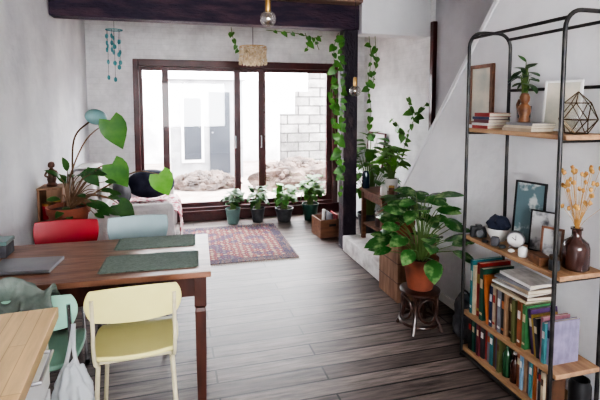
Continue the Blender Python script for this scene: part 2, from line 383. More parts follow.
# ---------------------------------------------------------------- outside
struct(MB().bx(-8,12,YB+.2,18,-.2,-.02).build('ground_patio',M['conc'],smooth=False))
struct(MB().bx(-8,12,13,13.2,-.02,2.3).build('wall_garden_back',M['render'],smooth=False))
struct(MB().bx(-2.2,-2.0,YB+.2,13,-.02,2.6).build('wall_garden_left',M['render'],smooth=False))
b=MB()
b.prism([(2.25,9.6,-.02),(6,9.6,-.02),(6,9.6,2.5),(2.9,9.6,2.5),(2.9,9.6,1.9),(2.6,9.6,1.9),(2.6,9.6,1.4),(2.25,9.6,1.4)],(0,.2,0))
struct(b.build('wall_garden_right',M['block'],smooth=False))
sh=thing('garden_shed','grey shed beyond the glass doors with a dark doorway','shed',(.6,10.4,-.02))
MB().bx(-.1,1.45,10,11,-.02,2.15).build('body',M['greyr'],sh,smooth=False)
MB().prism([(-.2,9.9,2.15),(-.2,11.1,2.15),(-.2,11.1,2.22),(-.2,9.9,2.34)],(1.75,0,0)).build('roof',M['render'],sh,smooth=False)
d=MB().bx(.72,1.16,9.96,9.99,.1,1.88).build('door',M['doorgrey'],sh,smooth=False)
MB().ell((.78,9.94,1.0),(.02,.02,.02)).build('knob',M['steel'],d)
w=MB().bx(.12,.6,9.96,9.99,.35,1.82).build('window_frame',M['render'],sh,smooth=False)
MB().bx(.18,.54,9.95,9.96,.42,1.75).build('window_pane',M['doorgrey'],w,smooth=False)
def mound(label,c,r,seed):
    b=MB();b.blob(c,r,.35,2.2,4,seed,True)
    for i in range(140):
        a=random.uniform(0,2*PI);k=random.uniform(.2,1)
        b.blob((c[0]+r[0]*k*math.cos(a),c[1]+r[1]*k*math.sin(a),c[2]+r[2]*math.sqrt(max(0,1-k*k))*.95+.01),(random.uniform(.02,.08),)*3,.4,2,1,i)
    o=b.build('rubble_heap',M['rubble'],smooth=False);o['kind']='stuff';tag(o,label,'rubble')
mound('tall heap of broken rubble outside in front of the block wall',(2.35,8.6,.1),(.85,.5,.40),1)
mound('low heap of rubble outside in front of the grey shed',(.55,8.9,.05),(.6,.35,.22),5)
# ---------------------------------------------------------------- dining table
tb=thing('dining_table','dark red-brown wooden dining table with worn top and square legs','table',(-.44,2.665,0),math.radians(-2.5))
TW,TD=1.235,.70
MB().box((0,0,.735),(TW,TD,.03)).build('tabletop',M['tabletop'],tb,smooth=False,bevel=.004,local=True)
b=MB();b.box((0,-TD/2+.05,.665),(TW-.16,.02,.11));b.box((0,TD/2-.05,.665),(TW-.16,.02,.11));b.box((-TW/2+.05,0,.665),(.02,TD-.16,.11));b.box((TW/2-.05,0,.665),(.02,TD-.16,.11))
b.build('apron',M['tablewood'],tb,smooth=False,bevel=.002,local=True)
for sx in(-1,1):
    for sy in(-1,1):
        cx=sx*(TW/2-.055);cy=sy*(TD/2-.055)
        b=MB();b.box((cx,cy,.64),(.062,.062,.16))
        b.lathe([(.044,.56),(.033,.55),(.040,.53),(.037,.3),(.031,.04),(.029,0)],4,(cx,cy,0))
        for v in b.bm.verts:
            if v.co.z<.5605:
                dx=v.co.x-cx;dy=v.co.y-cy
                if abs(abs(dx)-abs(dy))>1e-4: v.co.x=cx+(dx-dy)*.7071;v.co.y=cy+(dx+dy)*.7071
        bmesh.ops.contextual_create(b.bm,geom=[v for v in b.bm.verts if abs(v.co.z)<1e-4])
        b.build('leg',M['tablewood'],tb,smooth=False,bevel=.002,local=True)
# ---------------------------------------------------------------- chairs
def chair(label,m,loc,rotz,kk=.24,fm='chrome'):
    r=thing('dining_chair',label,'chair',loc,rotz,None)
    MB().pad(.39,.38,.022,lambda x,y,z:(x*(1+.25*y),y,.462+z+.25*x*x*.4-.06*max(0,y-.12)*3),k=.22,n=12).build('seat',M[m],r,local=True,bevel=.006,ang=60)
    MB().pad(.41,.17,.014,lambda x,y,z:(x*(1+.25*y),-.225+z+.55*x*x-.12*y,.725+y+.0),k=kk,n=12).build('backrest',M[m],r,local=True,bevel=.005,ang=60)
    for sx in(-1,1):
        MB().tube(cat([(sx*.185,-.235,.0),(sx*.172,-.2,.2),(sx*.16,-.168,.435)],4),.0105).build('leg',M[fm],r,local=True)
        MB().tube(cat([(sx*.18,.205,.0),(sx*.165,.175,.2),(sx*.15,.14,.435)],4),.0105).build('leg',M[fm],r,local=True)
        MB().tube(cat([(sx*.16,-.13,.437),(sx*.168,-.185,.45),(sx*.172,-.208,.53),(sx*.172,-.205,.62),(sx*.172,-.2225,.76)],5),.009).build('back_upright',M[fm],r,local=True)
    MB().tube([(-.155,-.15,.438),(.155,-.15,.438),(.15,.135,.438),(-.15,.135,.438)],.009,closed=True).build('seat_frame',M[fm],r,local=True)
    for sx in(-1,1):
        for (y) in(-.235,.205):
            MB().lathe([(0,.001),(.014,.001),(.013,.025),(.0,.026)],10,(sx*(.185 if y<0 else .18),y,0)).build('foot_cap',M['black'],r,local=True)
    return r
chair('pale yellow laminate chair with cream tube legs at the near side of the table','yellow',(-.20,2.275,0),math.radians(2),fm='yframe')
chair('mint green chair with sage cloth over its back beside the yellow chair','mint',(-.635,2.255,0),math.radians(3))
chair('red laminate chair pushed in at the far side of the table','red',(-.735,3.15,-.0),PI,.12)
chair('blue-grey laminate chair pushed in at the far side of the table','sky',(-.27,3.15,0),PI,.12)
for lab,x,y,w,d in(('green-grey woven placemat at the near edge of the table',-.14,2.515,.475,.265),('green-grey woven placemat at the far edge of the table',-.125,2.875,.44,.235)):
    r=thing('placemat',lab,'placemat',(x,y,.7505),math.radians(-2.5),None)
    MB().box((0,0,.003),(w,d,.005)).build('weave',M['mat'],r,local=True,smooth=False)
    for sx in(-1,1):
        b=MB();b.box((sx*(w/2+.001),0,.0025),(.004,d-.01,.003))
        for k in range(24):
            yy=-d/2+.008+k*(d-.016)/23
            b.box((sx*(w/2+.006),yy,.0025),(.014,.002,.002))
        b.build('fringe',M['mat'],r,local=True,smooth=False)
lp=thing('laptop','closed silver laptop lying at the left end of the table','laptop',(-.77,2.60,.7505),math.radians(-6))
MB().box((0,0,.007),(.31,.215,.012)).build('base',M['silver'],lp,local=True,smooth=False,bevel=.003)
MB().box((0,0,.0165),(.31,.215,.006)).build('lid',M['silver'],lp,local=True,smooth=False,bevel=.002)
MB().tube([(-.12,.107,.0135),(.12,.107,.0135)],.004).build('hinge',M['black'],lp,local=True)
bxo=thing('storage_box','small dark grey lidded box behind the laptop by the left wall','box',(-.975,2.86,.7505),0)
MB().box((0,0,.035),(.11,.13,.07)).build('body',M['greyc'],bxo,local=True,smooth=False,bevel=.004)
MB().box((0,0,.081),(.118,.138,.022)).build('lid',M['ceramicg'],bxo,local=True,smooth=False,bevel=.004)
b=MB();b.sheet([(-.86,2.15,.66),(-.86,2.135,.77),(-.86,2.10,.825),(-.86,2.05,.835),(-.86,1.99,.81),(-.86,1.965,.775)],(.36,0,0),34,.036,15,.016,3)
for v in b.bm.verts:
    v.co.z+=.012*noise.noise(V((v.co.x*22,v.co.y*22,1)))
jk=b.build('folded_jacket',M['jacket'],sub=1,ang=80)
tag(jk,'crumpled sage green jacket draped over the mint chair back','jacket')
pb=thing('plastic_bag','crumpled white plastic bag hanging between the mint and yellow chairs','bag',(-.42,1.945,.17))
b=MB();q=bmesh.ops.create_icosphere(b.bm,subdivisions=5,radius=1)
for v in q['verts']:
    d=v.co.copy();top=max(0,d.z);sq=1-.3*top**2
    an=math.atan2(d.y,d.x);k=1+.09*math.sin(an*9+d.z*4)+.30*noise.noise(d*2.1+V((3,1,2)))+.14*abs(noise.noise(d*5+V((7,1,2))))
    v.co=V((-.425+d.x*.078*sq*k,1.945+d.y*.06*sq*k,.385+d.z*.17*(1+.15*noise.noise(d*3))))
b.build('pouch',M['bag'],pb,ang=80)
for s,xo in((0,-.46),(1,-.40)):
    MB().tube(cat([(xo,1.945,.50),(-.44+s*.02,1.965,.59),(-.43,2.02,.68)],5),[.02,.014,.011,.009,.008,.008,.008,.008,.008,.008,.01]).build('handle',M['bag'],pb)
# ---------------------------------------------------------------- kitchen counter
ct=MB();ct.box((-.315,-.68,.88),(.63,1.36,.04))
o=ct.build('worktop',M['butcher'],local=True,loc=(-.405,1.69,0),rotz=math.radians(3.5),smooth=False,bevel=.004);tag(o,'light butcher-block worktop on the kitchen cabinet in the near left corner','worktop')
kc=thing('kitchen_cabinet','white kitchen cabinet with drawers under the butcher-block worktop','cabinet',(-.405,1.69,0),math.radians(3.5))
b=MB();b.box((-.33,-.68,.46),(.56,1.31,.79));b.box((-.35,-.68,.04),(.5,1.28,.08));b.build('body',M['white'],kc,local=True,smooth=False,bevel=.003)
for k,(y0,y1) in enumerate(((-.03,-.62),(-.635,-1.32))):
    for (z0,z1) in((.64,.85),(.37,.63),(.09,.36)):
        d=MB().box((-.04,(y0+y1)/2,(z0+z1)/2),(.02,abs(y1-y0),z1-z0-.006)).build('drawer',M['white'],kc,local=True,smooth=False,bevel=.003)
        ym=(y0+y1)/2+.12;zz=z1-.05
        MB().tube([(-.03,ym-.09,zz),(-.004,ym-.09,zz),(-.004,ym+.09,zz),(-.03,ym+.09,zz)],.006).build('handle',M['steel'],d,local=True)
# ---------------------------------------------------------------- plants
def pot(parent,r,h,m,z0=0,rim=True,c=(0,0)):
    prof=[(0,0),(r*.68,0),(r*.72,.004),(r*.92,h*.78)]
    if rim: prof+=[(r*1.0,h*.79),(r*1.03,h),(r*.93,h),(r*.86,h*.85)]
    else: prof+=[(r,h*.98),(r*.99,h),(r*.92,h),(r*.88,h*.85)]
    prof+=[(0,h*.85)]
    MB().lathe(prof,28,(c[0],c[1],z0)).build('pot',M[m],parent,local=True,ang=35)
    MB().lathe([(0,0),(r*.86,0),(r*.8,.012),(0,.018)],20,(c[0],c[1],z0+h*.853)).build('soil',M['soil'],parent,local=True)
def potted(name,label,loc,r,h,pm,lm,n,L,W,hh,spread,shape='oval',seed=1,droop=.35,group=None,stem='stem',rim=True,upn=1.,lj=.3,xmax=None,dome=.62,xhalf=None,lift=.0):
    rnd=random.Random(seed)
    t=thing(name,label,'plant',loc,0,group)
    pot(t,r,h,pm,rim=rim)
    st=MB();fo=MB()
    for i in range(n):
        a=2.399*i+rnd.uniform(-.3,.3);k=math.sqrt((i+.6)/n);
        rr=spread*k*rnd.uniform(.75,1.1);z=h+hh*(1-dome*k*k)*rnd.uniform(.8,1.1)
        e=V((math.cos(a)*rr,math.sin(a)*rr,z));bse=V((math.cos(a)*r*.3*k,math.sin(a)*r*.3*k,h*.85))
        l=L*rnd.uniform(1-lj,1+lj*.5)
        f=V((math.cos(a+rnd.uniform(-.4,.4)),math.sin(a+rnd.uniform(-.4,.4)),rnd.uniform(-.35,.35)+.35*(1-k)+lift))
        if xmax is not None and e.x+l*f.x+l*W*.5>xmax:
            f.x=min(f.x,-.1);e.x=min(e.x,xmax-l*W*.55)
        if xhalf is not None:
            for s in(-1,1):
                ex=s*e.x+s*f.x*l
                if ex>xhalf: f.x*=.2;e.x=s*min(s*e.x,xhalf-l*W*.5-.01)
        mid=bse.lerp(e,.55)+V((-math.cos(a)*rr*.18,-math.sin(a)*rr*.18,(z-h)*.12))
        st.tube(cat([bse,mid,e],4),[.0045,.0025],5)
        fo.leaf(e,f,V((rnd.uniform(-.2,.2)-lift,rnd.uniform(-.5,.0)-lift*1.6,upn)),l,l*W,droop*rnd.uniform(.6,1.3),shape)
    st.build('stems',M[stem],t,local=True);fo.build('foliage',M[lm],t,local=True,flip=False)
    return t
SX,SY=1.67,2.80
rs=thing('rattan_stool','low dark rattan stool carrying the big terracotta pot','stool',(SX,SY,0))
MB().lathe([(0,.262),(.125,.262),(.142,.272),(.142,.286),(.125,.295),(0,.295)],28).build('seat',M['rattan'],rs,local=True)
for k in range(4):
    a=PI/4+k*PI/2;c,s=math.cos(a),math.sin(a)
    MB().tube(cat([(c*.16,s*.16,0),(c*.13,s*.13,.07),(c*.105,s*.105,.15),(c*.11,s*.11,.22),(c*.125,s*.125,.27)],5),.0145).build('leg',M['rattan'],rs,local=True)
    a2=a+PI/4;b=MB();pts=[]
    for q in range(17):
        ph=2*PI*q/16;an=a2+math.sin(ph)*.58;pts.append((math.cos(an)*.125,math.sin(an)*.125,.17+math.cos(ph)*.085))
    b.tube(pts[:-1],.009,8,True);b.build('brace_loop',M['rattan'],rs,local=True)
b=MB();b.tube([(math.cos(2*PI*q/24)*.136,math.sin(2*PI*q/24)*.136,.055) for q in range(24)],.010,8,True);b.build('ring',M['rattan'],rs,local=True)
potted('potted_plant','big leafy plant with pale-marked leaves in a terracotta pot on the rattan stool',(SX,SY,.296),.125,.225,'terra','leafv',52,.165,.68,.45,.26,'oval',3,.4,xmax=.38,dome=.88,lj=.3,lift=.12)
potted('potted_plant','small leafy plant in a grey-teal pot, first from the sofa under the window',(.73,6.02,0),.105,.21,'ceramicg','leafd',38,.12,.65,.24,.10,'heart',11,.3,rim=False,xhalf=.165)
potted('potted_plant','dark-leaved plant in a charcoal pot, second from the sofa under the window',(1.07,6.03,0),.10,.19,'charcoal','leafd',40,.15,.42,.30,.09,'lance',12,.35,rim=False,xhalf=.165)
potted('potted_plant','spreading plant in a black bowl pot, third from the sofa under the window',(1.43,5.98,0),.125,.18,'charcoal','leaf',50,.15,.6,.31,.11,'oval',13,.4,rim=True,xhalf=.18)
potted('potted_plant','bushy bright plant in a dark green pot, nearest the pillar under the window',(1.80,5.95,0),.12,.23,'greenpot','leaf',56,.15,.58,.37,.11,'oval',14,.35,rim=False,xhalf=.18)
potted('potted_plant','tall leafy plant in a charcoal pot on the floor behind the pillar',(2.28,5.03,0),.15,.28,'charcoal','leaf',70,.18,.55,.95,.24,'oval',15,.4,rim=False)
potted('potted_plant','bright green bushy plant in a white pot on the console',(2.15,4.20,.716),.075,.13,'pwhite','leafb',46,.12,.62,.34,.13,'heart',16,.4,rim=False)
potted('potted_plant','dark bushy plant in a terracotta pot on the wooden crate',(1.86,3.38,.481),.085,.14,'terra','leafd',42,.13,.55,.22,.14,'oval',17,.45,xmax=.2)
# plant by the left wall
sd=thing('side_stool','plain wooden stool holding the terracotta pot by the left wall','stool',(-.79,3.70,0))
MB().lathe([(0,.56),(.17,.56),(.175,.57),(.175,.585),(.165,.59),(0,.59)],28).build('seat',M['wood'],sd,local=True)
for k in range(4):
    a=PI/4+k*PI/2
    MB().tube([(math.cos(a)*.16,math.sin(a)*.16,0),(math.cos(a)*.12,math.sin(a)*.12,.56)],.014).build('leg',M['wood'],sd,local=True)
mp=thing('potted_plant','tall plant with a few large heart-shaped leaves in a terracotta pot by the left wall','plant',(-.79,3.70,.591))
pot(mp,.15,.25,'terra')
b0=V((-.79,3.70,.81))
def bigleaf(u0,v0,u1,v1,y,m,via,W=.8):
    a=atY(u0,v0,y);e=atY(u1,v1,y);f=e-a
    vv=[atY(q[0],q[1],y*.5+3.7*.5) for q in via]
    MB().tube(cat([b0]+vv+[a],5),[.008,.004],6).build('stem',M['stemb'],mp)
    MB().leaf(a,f,(O-a).normalized()+V((.15,0,.25)),f.length,f.length*W,.15,'heart').build('leaf',M[m],mp,flip=False)
bigleaf(110,120,124,149,3.75,'leaf',[(70,178),(86,140)],.8)
bigleaf(112,164,129,187,3.72,'leaf',[(84,185),(98,168)],.85)
bigleaf(159,174,170,196,3.9,'leafb',[(100,190),(135,172)],.95)
bigleaf(119,204,136,218,3.75,'leafd',[(88,196),(108,198)],.8)
bigleaf(86,172,100,186,3.65,'leafd',[(76,190)],.7)
st=MB();fo=MB();rnd=random.Random(5)
for i in range(38):
    u=rnd.uniform(60,110);v=rnd.uniform(168,214);y=3.7+rnd.uniform(-.12,.12);e=atY(u,v,y)
    if e.x<-.99: e.x=-.99
    st.tube(cat([b0,b0.lerp(e,.5)+V((0,0,.07)),e],4),[.005,.0025],5)
    d=(e-b0);d.z*=.3
    if e.x<-.9: d.x=abs(d.x)
    fo.leaf(e,d,V((.2,-.6,1)),rnd.uniform(.07,.12),.055,.5,'oval')
st.build('stem_cluster',M['stemb'],mp);fo.build('foliage',M['leafd'],mp,flip=False)
gl=atY(96,117,3.98)
fl=thing('floor_lamp','slender arched lamp with a pale teal glass globe behind the left wall plant','floor lamp',(-.80,3.98,0))
MB().lathe([(0,0),(.085,0),(.085,.012),(.02,.02),(0,.02)],28,(-.80,3.98,0)).build('base',M['copper'],fl)
MB().tube(cat([(-.80,3.98,.015),(-.80,3.98,.7),(-.81,3.98,1.1),(-.78,3.98,1.35),gl+V((-.03,0,-.02))],6),.007).build('pole',M['copper'],fl)
MB().ell(gl,(.085,.08,.062),24,16,(0,.25,0)).build('globe_shade',M['globe'],fl)
def vine(name,label,paths,size,m='leaf',n=None,shape='heart',seed=1,yn=(0,-1,.3),sp=.05):
    rnd=random.Random(seed);t=thing(name,label,'plant',V(paths[0][0]))
    st=MB();fo=MB()
    for path in paths:
        p=cat(path,8);st.tube(p,.0035,5)
        acc=0
        for i in range(1,len(p)):
            acc+=(p[i]-p[i-1]).length
            if acc>sp*rnd.uniform(.6,1.5):
                acc=0;s=size*rnd.uniform(.5,1.25)
                f=V((rnd.uniform(-1,1),rnd.uniform(-.6,.1),rnd.uniform(-1.,-.1)))
                fo.leaf(p[i],f,V(yn)+V((rnd.uniform(-.5,.5),0,rnd.uniform(-.3,.3))),s,s*.8,.2,shape)
    st.build('vine',M['stem'],t);fo.build('foliage',M[m],t,flip=False);return t
vine('climbing_vine','leafy green vine climbing the dark pillar from floor plants to the beam',
 [[(1.755,4.57,2.38),(1.72,4.57,2.15),(1.75,4.57,1.9),(1.73,4.57,1.65),(1.75,4.57,1.4),(1.70,4.56,1.15),(1.74,4.57,.9),(1.72,4.56,.65)],[(1.69,4.57,2.36),(1.64,4.56,2.2),(1.65,4.56,1.95),(1.67,4.56,1.7),(1.64,4.56,1.45),(1.68,4.56,1.2),(1.69,4.56,1.0)],[(1.66,4.56,1.9),(1.60,4.56,1.75),(1.62,4.56,1.55)]],.09,'leaf',seed=4,sp=.05)
vine('hanging_vine','thin vine strung along the underside of the dark beam',
 [[atY(266,30,4.54),atY(283,32,4.54),atY(300,34,4.54),atY(312,38,4.54),atY(322,36,4.54)],[atY(305,33,4.54),atY(308,41,4.54),atY(307,50,4.54)],[atY(319,36,4.54),atY(317,43,4.54),atY(319,50,4.54)]],.085,'leaf',seed=6,sp=.065)
vine('hanging_vine','short sprig of vine hanging alone from the middle of the dark beam',[[atY(231,27,4.54),atY(233,38,4.54),atY(238,50,4.54)]],.085,'leaf',seed=7,sp=.06)
vine('hanging_vine','vine trailing from the white soffit just right of the pillar',[[atY(369,36,4.47),atY(371,60,4.47),atY(368,85,4.47),atY(371,110,4.47),atY(368,140,4.47)],[atY(375,36,4.47),atY(376,60,4.47),atY(373,84,4.47)]],.08,'leaf',seed=8,sp=.075)
vine('climbing_vine','loose vine reaching up the alcove wall beside the slanted wall edge',[[atX(400,168,2.6),atX(406,140,2.6),atX(414,120,2.6),atX(426,104,2.6)],[atX(406,140,2.6),atX(398,128,2.6),atX(391,118,2.6)],[atX(414,120,2.6),atX(410,108,2.6),atX(408,98,2.6)],[atX(402,150,2.6),atX(392,150,2.6),atX(386,142,2.6)]],.09,'leaf',seed=9,sp=.05,yn=(-1,-.4,.3))
# ---------------------------------------------------------------- sofa
sf=thing('sofa','low off-white covered sofa along the left wall by the window','sofa',(-.54,5.52,0))
MB().bx(-1.05,-.02,4.92,6.14,.06,.26).build('base',M['sofaw'],sf,smooth=False,bevel=.03)
for y0 in(5.05,5.53): MB().bx(-.86,0.0,y0,y0+.47,.26,.42).build('seat_cushion',M['sofaw'],sf,bevel=.05)
MB().prism([(-1.06,5.04,.26),(-.78,5.04,.26),(-.84,5.04,.84),(-.9,5.04,.90),(-1.06,5.04,.90)],(0,.98,0)).build('backrest',M['sofaw'],sf,bevel=.05)
for y0 in(4.9,6.03): MB().bx(-1.05,-.03,y0,y0+.13,.06,.56).build('armrest',M['sofaw'],sf,bevel=.062)
for xx in(-.98,-.1):
    for yy in(4.98,6.08): MB().lathe([(0,0),(.02,0),(.028,.062),(0,.062)],10,(xx,yy,0)).build('foot',M['black'],sf)
o=MB().sheet([(-.72,5.1,.445),(-.4,5.1,.44),(-.05,5.1,.445),(.025,5.1,.40),(.04,5.1,.25),(.04,5.1,.10)],(0,.88,0),22,.016,8,.006,4).build('sofa_throw',M['floral']);tag(o,'reddish floral throw spread over the sofa seat and hanging down its front','blanket')
o=MB().sheet([(-1.055,5.2,.915),(-.98,5.2,.925),(-.88,5.2,.92),(-.82,5.2,.86),(-.80,5.2,.7),(-.775,5.2,.5)],(0,.5,0),12,.006,7,.006,8).build('blanket',M['pwhite']);tag(o,'plain white blanket folded over the sofa backrest','blanket')
o=MB().ell((-.30,5.72,.645),(.29,.15,.175),24,16,(0,.05,.3)).build('cushion',M['navy']);tag(o,'large rounded navy cushion on the sofa seat','cushion')
o=MB().ell((-.60,5.42,.62),(.09,.2,.15),24,16,(0,-.3,0)).build('cushion',M['greyc']);tag(o,'grey cushion leaning against the sofa backrest','cushion')
# ---------------------------------------------------------------- rug
rg=thing('rug','patterned navy and rust oriental rug on the floor before the window','rug',(.65,5.17,0),math.radians(-1))
MB().box((0,0,.005),(1.18,1.40,.008)).build('field',M['rugf'],rg,local=True,smooth=False)
b=MB()
b.box((-.535,0,.0095),(.11,1.40,.002));b.box((.535,0,.0095),(.11,1.40,.002));b.box((0,-.645,.0095),(.97,.11,.002));b.box((0,.645,.0095),(.97,.11,.002))
b.build('border',M['rugb'],rg,local=True,smooth=False)
for s in(-1,1):
    b=MB();b.box((0,s*.702,.003),(1.17,.008,.004))
    for k in range(70):
        xx=-.585+k*1.17/69
        b.box((xx,s*.722,.003),(.006,.045,.004),(0,0,random.uniform(-.3,.3)))
    b.build('fringe',M['fringe'],rg,local=True,smooth=False)
# ---------------------------------------------------------------- left stand + figurine
cb=thing('small_shelf_stand','narrow wooden open shelf stand against the left wall','stand',(-.98,4.08,0))
b=MB()
for sx in(-1,1): b.box((-.98+sx*.085,4.08,.46),(.016,.22,.92))
b.bx(-1.065,-.895,4.175,4.19,0,.92);b.bx(-1.075,-.885,3.965,4.195,.92,.936)
b.build('body',M['crate'],cb,smooth=False,bevel=.002)
for z in(.06,.35,.66): MB().bx(-1.055,-.905,3.97,4.175,z,z+.014).build('shelf',M['crate'],cb,smooth=False)
for lab,x0,col,hh in(('orange-red tin on the upper shelf of the small stand',-1.02,'red',.13),('terracotta jar on the upper shelf of the small stand',-.94,'terra',.16)):
    t=thing('tin',lab,'tin',(x0,4.03,.675));MB().lathe([(0,0),(.033,0),(.034,.004),(.034,hh-.02),(.03,hh-.018),(0,hh-.018)],18).build('body',M[col],t,local=True);MB().lathe([(0,hh-.02),(.036,hh-.02),(.036,hh),(0,hh)],18).build('lid',M['brass'],t,local=True)
fg=MB();fg.lathe([(0,0),(.038,0),(.042,.012),(.03,.03),(.036,.06),(.026,.095),(.034,.125),(.014,.142),(.012,.15),(.024,.158),(.027,.175),(.02,.195),(0,.203)],18)
fg.tube(cat([(-.03,0,.125),(-.046,-.01,.09),(-.02,-.035,.08)],4),.009);fg.tube(cat([(.03,0,.125),(.046,-.01,.09),(.02,-.035,.08)],4),.009)
o=fg.build('figurine',M['figure'],local=True,loc=(-.985,4.07,.937));tag(o,'dark carved figurine standing on top of the small wooden stand','figurine')
# ---------------------------------------------------------------- hanging things
def bulb(label,p,r,ztop):
    t=thing('pendant_bulb',label,'light bulb',p)
    MB().tube([(0,0,r+.08),(0,0,ztop-p.z)],.003,6).build('cord',M['black'],t,local=True)
    MB().lathe([(0,r+.085),(.016,r+.08),(.02,r+.065),(.02,r+.0),(.017,r-.012),(0,r-.012)],16).build('socket',M['brass'],t,local=True)
    prof=[(0,-r)]+[(r*math.sin(q*PI/14),-r*math.cos(q*PI/14)) for q in range(1,13)]+[(.016,r*.99),(.0,r*1.02)]
    MB().lathe(prof,24).build('bulb',M['bulbglass'],t,local=True,ang=80)
    MB().tube(cat([(0,0,r*.85),(.014,0,r*.3),(.004,.012,-r*.35),(-.012,0,r*.25),(.004,0,r*.85)],4),.002,5).build('filament',M['brass'],t,local=True)
bulb('bare globe bulb on a brass socket hanging in front of the dark beam',atY(268,19,3.0),.055,ZC)
bulb('bare globe bulb hanging beside the ivy-covered pillar',atY(355,91,4.34),.06,ZC)
pc=atY(253,57,5.4)
t=thing('shell_chandelier','boxy beige shell chandelier hanging before the window top','chandelier',pc)
MB().tube([(0,0,.12),(0,0,ZC-pc.z)],.004,6).build('cord',M['black'],t,local=True)
b=MB()
for R,z in((.16,.12),(.1,.115)): b.tube([(R*math.cos(q*PI/12),R*math.sin(q*PI/12),z) for q in range(24)],.005,6,True)
b.tube([(-.16,0,.12),(.16,0,.12)],.003,6);b.tube([(0,-.16,.12),(0,.16,.12)],.003,6);b.build('ring_frame',M['brass'],t,local=True)
for R,nn,z1 in((.16,20,-.1),(.1,9,-.1)):
    for q in range(nn):
        a=2*PI*q/nn;z=.095
        b=MB();b.tube([(R*math.cos(a),R*math.sin(a),.118),(R*math.cos(a),R*math.sin(a),z1+.01)],.001,4)
        while z>z1:
            m=Matrix.Translation((R*math.cos(a),R*math.sin(a),z))@Matrix.Rotation(a+random.uniform(-.6,.6),4,'Z')@Matrix.Rotation(PI/2+random.uniform(-.3,.3),4,'Y')
            bmesh.ops.create_circle(b.bm,cap_ends=True,segments=10,radius=.023,matrix=m);z-=.0425
        b.build('shell_strand',M['shell'],t,local=True,flip=False)
wc=atY(114,30,5.0)
t=thing('wind_chime','teal glass wind chime hanging near the left wall behind the beam','wind chime',wc)
MB().tube([(0,0,0),(0,0,ZC-wc.z)],.002,5).build('cord',M['black'],t,local=True)
MB().tube([(.08*math.cos(q*PI/8),.08*math.sin(q*PI/8),0) for q in range(16)],.004,6,True).tube([(-.08,0,0),(.08,0,0)],.003,5).build('hoop',M['tealglass'],t,local=True)
for k in range(7):
    a=2*PI*k/7;R=.075 if k else 0;Ls=.18+.16*random.random()+(.18 if k%3==0 else 0)
    xx,yy=R*math.cos(a),R*math.sin(a)
    s=MB().tube([(xx,yy,0),(xx,yy,-Ls)],.0015,4).build('string',M['black'],t,local=True)
    for z in range(3):
        MB().ell((xx,yy,-Ls*(z+1)/3),(.02,.01,.025),10,8,(0,0,random.random()*3)).build('glass_drop',M['tealglass'],s,local=True)
# ---------------------------------------------------------------- console, crates and small things on the right
cn=thing('console_table','narrow brown wooden console on the white step by the pillar','console',(2.1,4.2,.17))
MB().bx(1.90,2.32,3.93,4.46,.685,.715).build('tabletop',M['wood'],cn,smooth=False,bevel=.004)
b=MB();b.bx(1.93,2.29,3.96,3.98,.61,.685);b.bx(1.93,2.29,4.41,4.43,.61,.685);b.bx(1.93,1.95,3.98,4.41,.61,.685);b.build('apron',M['wood'],cn,smooth=False)
for xx in(1.94,2.28):
    for yy in(3.965,4.425): MB().bx(xx-.02,xx+.02,yy-.02,yy+.02,.171,.685).build('leg',M['wood'],cn,smooth=False)
MB().bx(1.93,2.29,3.99,4.40,.33,.35).build('lower_shelf',M['wood'],cn,smooth=False)
def jar(name,label,c,x,y,z,r,h,m,lid=None,grp=None):
    t=thing(name,label,c,(x,y,z),0,grp)
    MB().lathe([(0,0),(r*.9,0),(r,.005),(r,h*.8),(r*.85,h*.92),(r*.85,h),(r*.75,h),(r*.75,h*.3),(0,h*.3)],20).build('body',M[m],t,local=True)
    if lid: MB().lathe([(0,h),(r*.92,h),(r*.92,h+.018),(0,h+.02)],20).build('lid',M[lid],t,local=True)
jar('jar','small white ceramic jar on the console corner','jar',1.96,3.99,.716,.035,.09,'pwhite')
jar('jar','brown lidded jar on the console between two pale jars','jar',2.05,4.0,.716,.03,.07,'wood','brass')
jar('jar','grey-teal cup at the right end of the console','cup',2.14,3.98,.716,.033,.08,'ceramicg')
jar('vase','dark blue vase at the back of the console by the pillar','vase',1.95,4.40,.716,.04,.18,'navyglaze')
jar('basket','dark wicker basket on the lower shelf of the console','basket',2.08,4.16,.351,.12,.17,'rattan')
cr=thing('wooden_crate','upright light wooden crate standing by the white step','crate',(1.875,3.36,0))
b=MB();b.bx(1.70,1.715,3.19,3.53,0,.48)
b.bx(2.035,2.05,3.19,3.53,0,.48);b.bx(1.715,2.035,3.19,3.205,0,.48);b.bx(1.715,2.035,3.515,3.53,0,.48);b.bx(1.715,2.035,3.205,3.515,0,.012);b.bx(1.715,2.035,3.205,3.515,.465,.48)
b.build('body',M['crate'],cr,smooth=False,bevel=.002)
for z in(.16,.32):
    b=MB();b.prism([(1.697,3.53,z),(1.697,3.187,z),(2.05,3.187,z),(2.05,3.19,z),(1.70,3.19,z),(1.70,3.53,z)],(0,0,.004));b.build('slat_gap',M['tablewood'],cr,smooth=False)
wb=thing('wooden_box','low brown open wooden box on the floor left of the pillar','box',(1.80,5.2,0),math.radians(4))
b=MB();b.box((-.15,0,.11),(.014,.3,.22));b.box((.15,0,.11),(.014,.3,.22));b.box((0,-.143,.11),(.286,.014,.22));b.box((0,.143,.11),(.286,.014,.22));b.box((0,0,.007),(.286,.272,.014))
b.build('body',M['wood'],wb,local=True,smooth=False,bevel=.002)
MB().box((0,-.1505,.15),(.09,.002,.03)).build('handle_slot',M['black'],wb,local=True,smooth=False)
